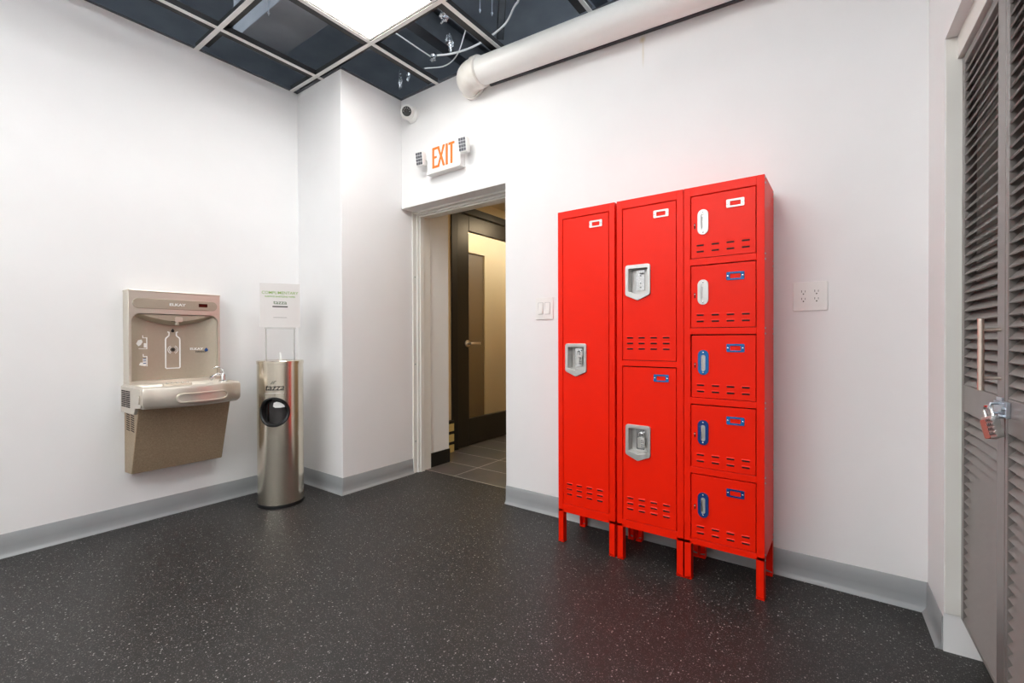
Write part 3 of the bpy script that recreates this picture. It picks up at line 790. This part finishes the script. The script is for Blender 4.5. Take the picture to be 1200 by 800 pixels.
# bubbler
m = MB()
m.lathe([(.024, .795), (.024, .808), (.017, .814), (.015, .845), (.012, .852)], 'chrome', (.425, -.235), 24)
m.tube(catmull([(.425, -.235, .838), (.40, -.24, .850), (.372, -.245, .842), (.35, -.25, .825)]), [.009] * 9 + [.010] * 8 + [.012] * 8, 'chrome', 12)
m.tube(catmull([(.425, -.235, .85), (.43, -.22, .875), (.405, -.21, .893), (.38, -.21, .885)]), .0035, 'chrome', 8)
m.lathe([(.03, .790), (.032, .796), (.026, .800)], 'chrome', (.352, -.25), 24)
m.build('bubbler', F)
# bottle filler: recessed taupe back, steel front with arched opening
PX0, PX1, PZ0, PZ1 = 0.0, .465, .826, 1.340
op = [(.014, PZ0)] + [(.014 + .045 * (1 - math.cos(a)), 1.165 + .045 * math.sin(a)) for a in [PI / 2 * k / 8 for k in range(9)]] + [(.453 - .045 * (1 - math.cos(a)), 1.165 + .045 * math.sin(a)) for a in [PI / 2 * k / 8 for k in range(8, -1, -1)]] + [(.453, PZ0)]
fp = MB()
fp.prism([(PX0, PZ0), (.014, PZ0)] + op[1:-1] + [(.453, PZ0), (PX1, PZ0), (PX1, PZ1), (PX0, PZ1)], -.098, 0, 'steel')
fp.prism([(-.002, 0 + 1.336), (-.002, 1.344), (PX1 + .003, 1.344), (PX1 + .003, 1.336)], -.101, 0, 'steel')
o = fp.build('filler_surround', F, bevel=.003, smooth=False)
rc = MB()
n = 16; rows = []
for k in range(n + 1):
    x = .0145 + (.4525 - .0145) * k / n; u = 2 * k / n - 1
    y = -.075 + .038 * (1 - u ** 4)
    rows.append((x, y))
rc.loft([[(x, y, PZ0) for x, y in rows], [(x, y, 1.208) for x, y in rows]], 'taupe', False, False, closed=False)
rc.build('alcove', F, sharp=60, normals=False)
hdm = MB()
arc = [(.03, 1.207), (.03, 1.196)] + [(.03 + .405 * k / 16, 1.196 - .047 * math.sin(PI * k / 16)) for k in range(1, 16)] + [(.437, 1.196), (.437, 1.207)]
hdm.loft([[(p[0], -.036, p[1]) for p in arc], [(p[0], -.052, p[1] - .0) for p in arc], [(p[0], -.090, min(1.207, p[1] + .022)) for p in arc]], 'taupe')
hdm.build('hood', F, sharp=40)
nz = MB().box(.205, .262, -.088, -.04, 1.168, 1.2, 'black').prism(rrect(.222, .262, 1.166, 1.196, .008, 4), -.094, -.085, 'steel').cyl((.238, -.07, 1.150), (.238, -.07, 1.17), .011, 'steel', 16)
nz.build('nozzle', F, bevel=.001)
stp = MB().prism(stadium_h(.2325, 1.2685, .43, .057, 14), -.1015, -.096, 'taupe')
sp = stp.build('control_strip', F, bevel=.0015)
MB().text('ELKAY', .021, .2325, 1.261, -.102, 'whiteprint', 1.35, bold=.0006).build('logo_lettering', sp, smooth=False)
MB().prism(rrect(.344, .392, 1.2605, 1.2815, .002, 2), -.1022, -.1, 'ledred').build('display', sp, smooth=False)
yq = -.0385
def conform(m):
    """lay a flat print on the bowed back of the alcove"""
    bmesh.ops.triangulate(m.bm, faces=m.bm.faces[:])
    for v in m.bm.verts:
        u = (v.co.x - .0145) / .219 - 1
        v.co.y += -.038 * u ** 4
pr_ = MB()
bt = [(.203, .281), (.209, .279), (.209, .262), (.206, .256), (.193, .244), (.191, .235), (.191, .068), (.196, .063), (.259, .063), (.264, .068), (.264, .235), (.262, .244), (.249, .256), (.246, .262), (.246, .279), (.252, .281)]
bt = [(x, z + .826) for x, z in bt]
pr_.stroke(bt, .006, yq - .0012, yq + .002, 'whiteprint')
def arcpts(cx, cz, r, a0, a1, n=10): return [(cx + r * math.cos(math.radians(a0 + (a1 - a0) * k / n)), cz + r * math.sin(math.radians(a0 + (a1 - a0) * k / n))) for k in range(n + 1)]
for r in (.017, .025):
    pr_.stroke(arcpts(.2275, 1.001, r, -60, 60), .0035, yq - .0012, yq + .002, 'whiteprint'); pr_.stroke(arcpts(.2275, 1.001, r, 120, 240), .0035, yq - .0012, yq + .002, 'whiteprint')
pr_.prism(arcpts(.2275, 1.001, .012, 0, 342, 19), yq - .001, yq + .002, 'greyprint')
pr_.prism(arcpts(.2275, 1.001, .007, 0, 342, 19), yq - .002, yq + .002, 'blackprint')
def drop(cx, cz, s, m, y):
    pr_.prism([(cx, cz + s * 1.7)] + arcpts(cx, cz, s, 30, -210, 14), y - .0014, y + .002, m)
drop(.2275, 1.113, .0085, 'blackprint', yq)
conform(pr_); pr_.build('bottle_outline', F, smooth=False)
pr_ = MB()
pr_.stroke([(.078, .258 + .826), (.078, .246 + .826), (.098, .246 + .826), (.098, .185 + .826)], .004, yq - .0012, yq + .002, 'whiteprint')
pr_.prism([(x, z + .826) for x, z in ((.044, .212), (.054, .232), (.072, .236), (.077, .222), (.068, .206), (.056, .198))], yq - .0014, yq + .002, 'whiteprint')
pr_.prism(rrect(.083, .095, .19 + .826, .215 + .826, .003, 3), yq - .0012, yq + .002, 'whiteprint')
pr_.stroke([(.058, .184 + .826), (.098, .182 + .826)], .003, yq - .0012, yq + .002, 'whiteprint')
conform(pr_); pr_.build('pictogram', F, smooth=False)
pr_ = MB()
pr_.stroke([(.080, .150 + .826), (.080, .138 + .826), (.098, .138 + .826), (.098, .082 + .826)], .004, yq - .0012, yq + .002, 'whiteprint')
pr_.prism(rrect(.078, .094, .083 + .826, .128 + .826, .004, 3), yq - .0012, yq + .002, 'whiteprint')
for z in (.096, .110, .122): pr_.box(.079, .093, yq - .0018, yq, z + .826, z + .831, 'blueprint')
pr_.prism([(x, z + .826) for x, z in ((.058, .090), (.066, .104), (.077, .104), (.077, .084))], yq - .0012, yq + .002, 'whiteprint')
conform(pr_); pr_.build('pictogram', F, smooth=False)
pr_ = MB()
pr_.text('ELKAY', .019, .351, .997, yq - .0004, 'whiteprint', 1.25, bold=.0005, depth=.001)
pr_.text('EZH2O', .015, .372, .980, yq - .0004, 'greyprint', 1.1, depth=.001)
drop(.402, .995, .009, 'blueprint', yq)
conform(pr_); pr_.build('logo_lettering', F, smooth=False)

# ------------------------------------------------------------------ wipes dispenser can
BX, BY, BR, BH = -3.0, 1.545, .136, .925
can = thing('wipes_dispenser', 'tall round stainless wipes dispenser can on the floor by the pillar', 'dispenser', (BX, BY, 0))
az = math.radians(-44); hz_ = .606; hr = .087
m = MB(); seg, rows_ = 128, 150
z0, z1 = .018, BH - .018
gv = [[m.bm.verts.new((BR * math.cos(2 * PI * i / seg), BR * math.sin(2 * PI * i / seg), z0 + (z1 - z0) * j / rows_)) for i in range(seg)] for j in range(rows_ + 1)]
def dist(i, j):
    a = (2 * PI * (i + .5) / seg - az + PI) % (2 * PI) - PI
    return math.hypot(a * BR, z0 + (z1 - z0) * (j + .5) / rows_ - hz_)
for j in range(rows_):
    for i in range(seg):
        if dist(i, j) > hr:
            m.face([gv[j][i], gv[j][(i + 1) % seg], gv[j + 1][(i + 1) % seg], gv[j + 1][i]], 'steelv')
m.build('can_body', can, sharp=60)
MB().lathe([(BR + .003, 0), (BR + .004, .008), (BR + .002, .02), (BR - .004, .022)], 'black', seg=96).build('base_ring', can)
MB().lathe([(BR - .003, BH - .022), (BR + .003, BH - .02), (BR + .003, BH - .004), (BR, BH), (.03, BH), (.028, BH - .008)], 'steelv', seg=96).build('lid', can)
rg = MB(); N_ = 48; loops = []
for k in range(N_ + 1):
    a = 2 * PI * k / N_
    lp = []
    for rr, dd in ((hr + .007, 0), (hr + .006, .006), (hr - .002, .007), (hr - .008, .001), (hr - .008, -.02), (hr + .004, -.02)):
        u = rr * math.cos(a) / BR; lp.append(((BR + dd) * math.cos(az + u), (BR + dd) * math.sin(az + u), hz_ + rr * math.sin(a)))
    loops.append(lp)
rg.loft(loops, 'black', False, False).build('hole_ring', can)
ln = MB()
ln.lathe([(BR - .034, .42), (BR - .034, .82)], 'liner', seg=64)
ln.cyl((.075, -.115, .55), (.08, -.12, .66), .006, 'blackgloss', 10)
lin = ln.build('inner_liner', can); lin['label'] = 'dark liner inside the round hole'
dv = Vector((math.cos(az), math.sin(az), 0)); rv = Vector((-math.sin(az), math.cos(az), 0))
wp = MB(); pts = [(-.008, .640), (-.004, .662), (.012, .668), (.036, .664), (.062, .648), (.068, .634), (.04, .631), (.006, .632)]
def cyl_pt(r, a, z): return (r * math.cos(az + a / BR), r * math.sin(az + a / BR), z)
wp.loft([[cyl_pt(BR - .012, a, b) for a, b in pts], [cyl_pt(BR - .024, a, b) for a, b in pts]], 'tissue')
tag(wp.build('used_wipe', loc=(BX, BY, 0)), 'crumpled white wipe showing inside the round hole of the can', 'wipe')
lt = MB().text('tazza', .056, 0, 0, 0, 'blackprint', 1.0, shear=.25, bold=.0004).stroke([(-.056 + .008 * k, -.018) for k in range(15)], .0022, -.0006, .0006, 'whiteprint')
lt2 = MB().stroke([(-.018, .040), (-.006, .056)], .004, -.0006, .0006, 'blackprint').stroke([(-.006, .040), (.004, .056), (.012, .058)], .003, -.0006, .0006, 'blackprint')
for q_, nm in ((lt, 'lettering'), (lt2, 'logo_mark')):
    for v_ in q_.bm.verts:
        a = az + v_.co.x / BR + .02; r = BR + .0008 - v_.co.y
        v_.co = Vector((r * math.cos(a), r * math.sin(a), .742 + v_.co.z))
    q_.build(nm, can, smooth=False)
ws = MB().loft([[(.012 * math.cos(a), .008 * math.sin(a), 0) for a in [2 * PI * k / 10 for k in range(10)]], [(.014 * math.cos(a) + .002, .006 * math.sin(a), .02) for a in [2 * PI * k / 10 for k in range(10)]], [(.010 * math.cos(a), .004 * math.sin(a), .042) for a in [2 * PI * k / 10 for k in range(10)]], [(.003 * math.cos(a) - .004, .002 * math.sin(a), .058) for a in [2 * PI * k / 10 for k in range(10)]]], 'tissue')
tag(ws.build('wipe', loc=(BX, BY, BH - .004)), 'white wipe poking up from the lid of the steel can', 'wipe')
sg = thing('sign_stand', 'white sanitizing wipes sign held above the steel can on two rods', 'sign', (BX, BY, BH), math.radians(-30) + PI / 2)
for s in (-1, 1):
    MB().cyl((s * .083, .02, .0005), (s * .083, .02, .208), .0035, 'chrome', 10).build('rod', sg)
MB().box(-.092, .092, .014, .026, .205, .216, 'castzinc').build('crossbar', sg, bevel=.001)
pn = MB().box(-.118, .118, .0175, .0225, .214, .502, 'paper').build('sign_panel', sg, bevel=.0008, smooth=False)
tx = MB()
ty = .0170
tx.text('COMPLIMENTARY', .026, 0, .432, ty, 'greenprint', 1.02, bold=.0001, depth=.0004)
tx.text('SURFACE SANITIZING WIPES', .0142, 0, .411, ty, 'greenprint', .97, bold=.0003, depth=.0004)
tx.build('title_lettering', pn, smooth=False)
tx = MB()
tx.text('tazza', .036, 0, .366, ty, 'darkgreenprint', 1.1, bold=.0003, depth=.0004)
tx.box(-.045, .045, ty - .0005, ty + .0005, .346, .354, 'brownprint').box(-.04, .04, ty - .0005, ty + .0005, .278, .280, 'greyprint')
tx.build('lettering', pn, smooth=False)

# ------------------------------------------------------------------ louvred closet doors
def louvre_door(e0, e1, name, ls, rs):
    d = bpy.data.objects.new(name, None); C.objects.link(d); d.location = RO; d.rotation_euler = (0, 0, RZ); d['kind'] = 'structure'
    y0, y1 = .042, .072; z0, z1 = .125, 1.978
    m = MB().box(e0, e0 + ls, y0, y1, z0, z1, 'louver').box(e1 - rs, e1, y0, y1, z0, z1, 'louver')
    a, b = e0 + ls, e1 - rs
    m.box(a, b, y0, y1, 1.95, z1, 'louver').box(a, b, y0, y1, .818, .906, 'louver').box(a, b, y0, y1, z0, z0 + .012, 'louver')
    m.build('door_frame', d, bevel=.002, smooth=False)
    s = MB()
    for zz0, zz1 in ((.137, .818), (.906, 1.95)):
        n = int(round((zz1 - zz0) / .030)); p = (zz1 - zz0) / n
        for k in range(n):
            z = zz0 + p * k
            s.prism([(y0 + .001, z + .002), (y0 + .004, z - .001), (y1 - .001, z + p * 1.0), (y1 - .004, z + p * 1.0 + .003)], a, b, 'louver', 'x')
    s.build('louver_panel', d, smooth=False)
    return d
d1 = louvre_door(.272, .697, 'door_3', .028, .060)
d2 = louvre_door(.700, 1.13, 'door_4', .020, .060)
hb = MB().cyl((.668, .004, .920), (.668, .004, 1.110), .0068, 'nickel', 20)
for z in (.953, 1.080): hb.cyl((.668, .004, z), (.668, .043, z), .0045, 'nickel', 12)
hb.build('pull_handle', d1)
hs = MB().box(.655, .692, .036, .042, .862, .905, 'galv').box(.66, .735, .030, .036, .868, .896, 'galv').box(.708, .742, .034, .042, .858, .898, 'galv')
hs.tube([(.700, .036, .865), (.700, .016, .868), (.700, .012, .878), (.700, .016, .890), (.700, .036, .892)], .004, 'galv', 8)
hs.cyl((.722, .036, .862), (.722, .024, .862), .006, 'galv', 10).cyl((.732, .036, .88), (.732, .026, .88), .006, 'galv', 10)
hsp = hs.build('hasp', d1, bevel=.001)
hsp['label'] = 'galvanised hasp'
px, py = rw(.700, .014)
padlock((px, py, .856), (0, math.radians(-20), RZ + math.radians(25)), 'combination padlock with red sleeve hanging from the closet door hasp', .034, .055, .018, 'redrubber')

# ------------------------------------------------------------------ unseen lamps added to light the corridor and office
for x, y, z, lab in ((-2.3, 4.4, 2.445, 'unseen round warm lamp added to light the tiled corridor'), (-3.55, 4.3, 2.795, 'unseen round warm lamp added to light the office behind glass door')):
    t = thing('added_downlight', lab, 'ceiling light', (x, y, z))
    MB().lathe([(.17, -.02), (.18, -.012), (.18, 0)], 'trimwhite').build('rim', t)
    MB().lathe([(.15, -.024), (.16, -.021)], 'dimlamp' if 'office' in lab else 'warmlamp').build('diffuser', t)

# ------------------------------------------------------------------ world, camera, view
wd = bpy.data.worlds.new('World'); SC.world = wd; wd.use_nodes = True
wd.node_tree.nodes['Background'].inputs[0].default_value = (.9, .96, 1, 1)
wd.node_tree.nodes['Background'].inputs[1].default_value = 7.0

f_px, yaw, pit, rol = 541.5, .6303, -.00582, -.00297
fw = Vector((-math.sin(yaw) * math.cos(pit), math.cos(yaw) * math.cos(pit), math.sin(pit)))
r0 = Vector((math.cos(yaw), math.sin(yaw), 0)); u0 = r0.cross(fw)
rt = r0 * math.cos(rol) + u0 * math.sin(rol); up = u0 * math.cos(rol) - r0 * math.sin(rol)
cd = bpy.data.cameras.new('Camera'); cam = bpy.data.objects.new('Camera', cd); C.objects.link(cam)
cam.matrix_world = Matrix(((rt.x, up.x, -fw.x, 0), (rt.y, up.y, -fw.y, 0), (rt.z, up.z, -fw.z, 1.06), (0, 0, 0, 1)))
cd.sensor_width = 36; cd.sensor_fit = 'HORIZONTAL'; cd.lens = 36 * f_px / 1200; cd.clip_start = .01
SC.camera = cam
vs = SC.view_settings
vs.view_transform = 'Standard'; vs.look = 'None'; vs.gamma = 1; vs.use_curve_mapping = False
vs.exposure = .86
cy = SC.cycles
cy.max_bounces = 10; cy.diffuse_bounces = 6; cy.glossy_bounces = 5; cy.transparent_max_bounces = 8
cy.sample_clamp_indirect = 8
cy.use_denoising = True
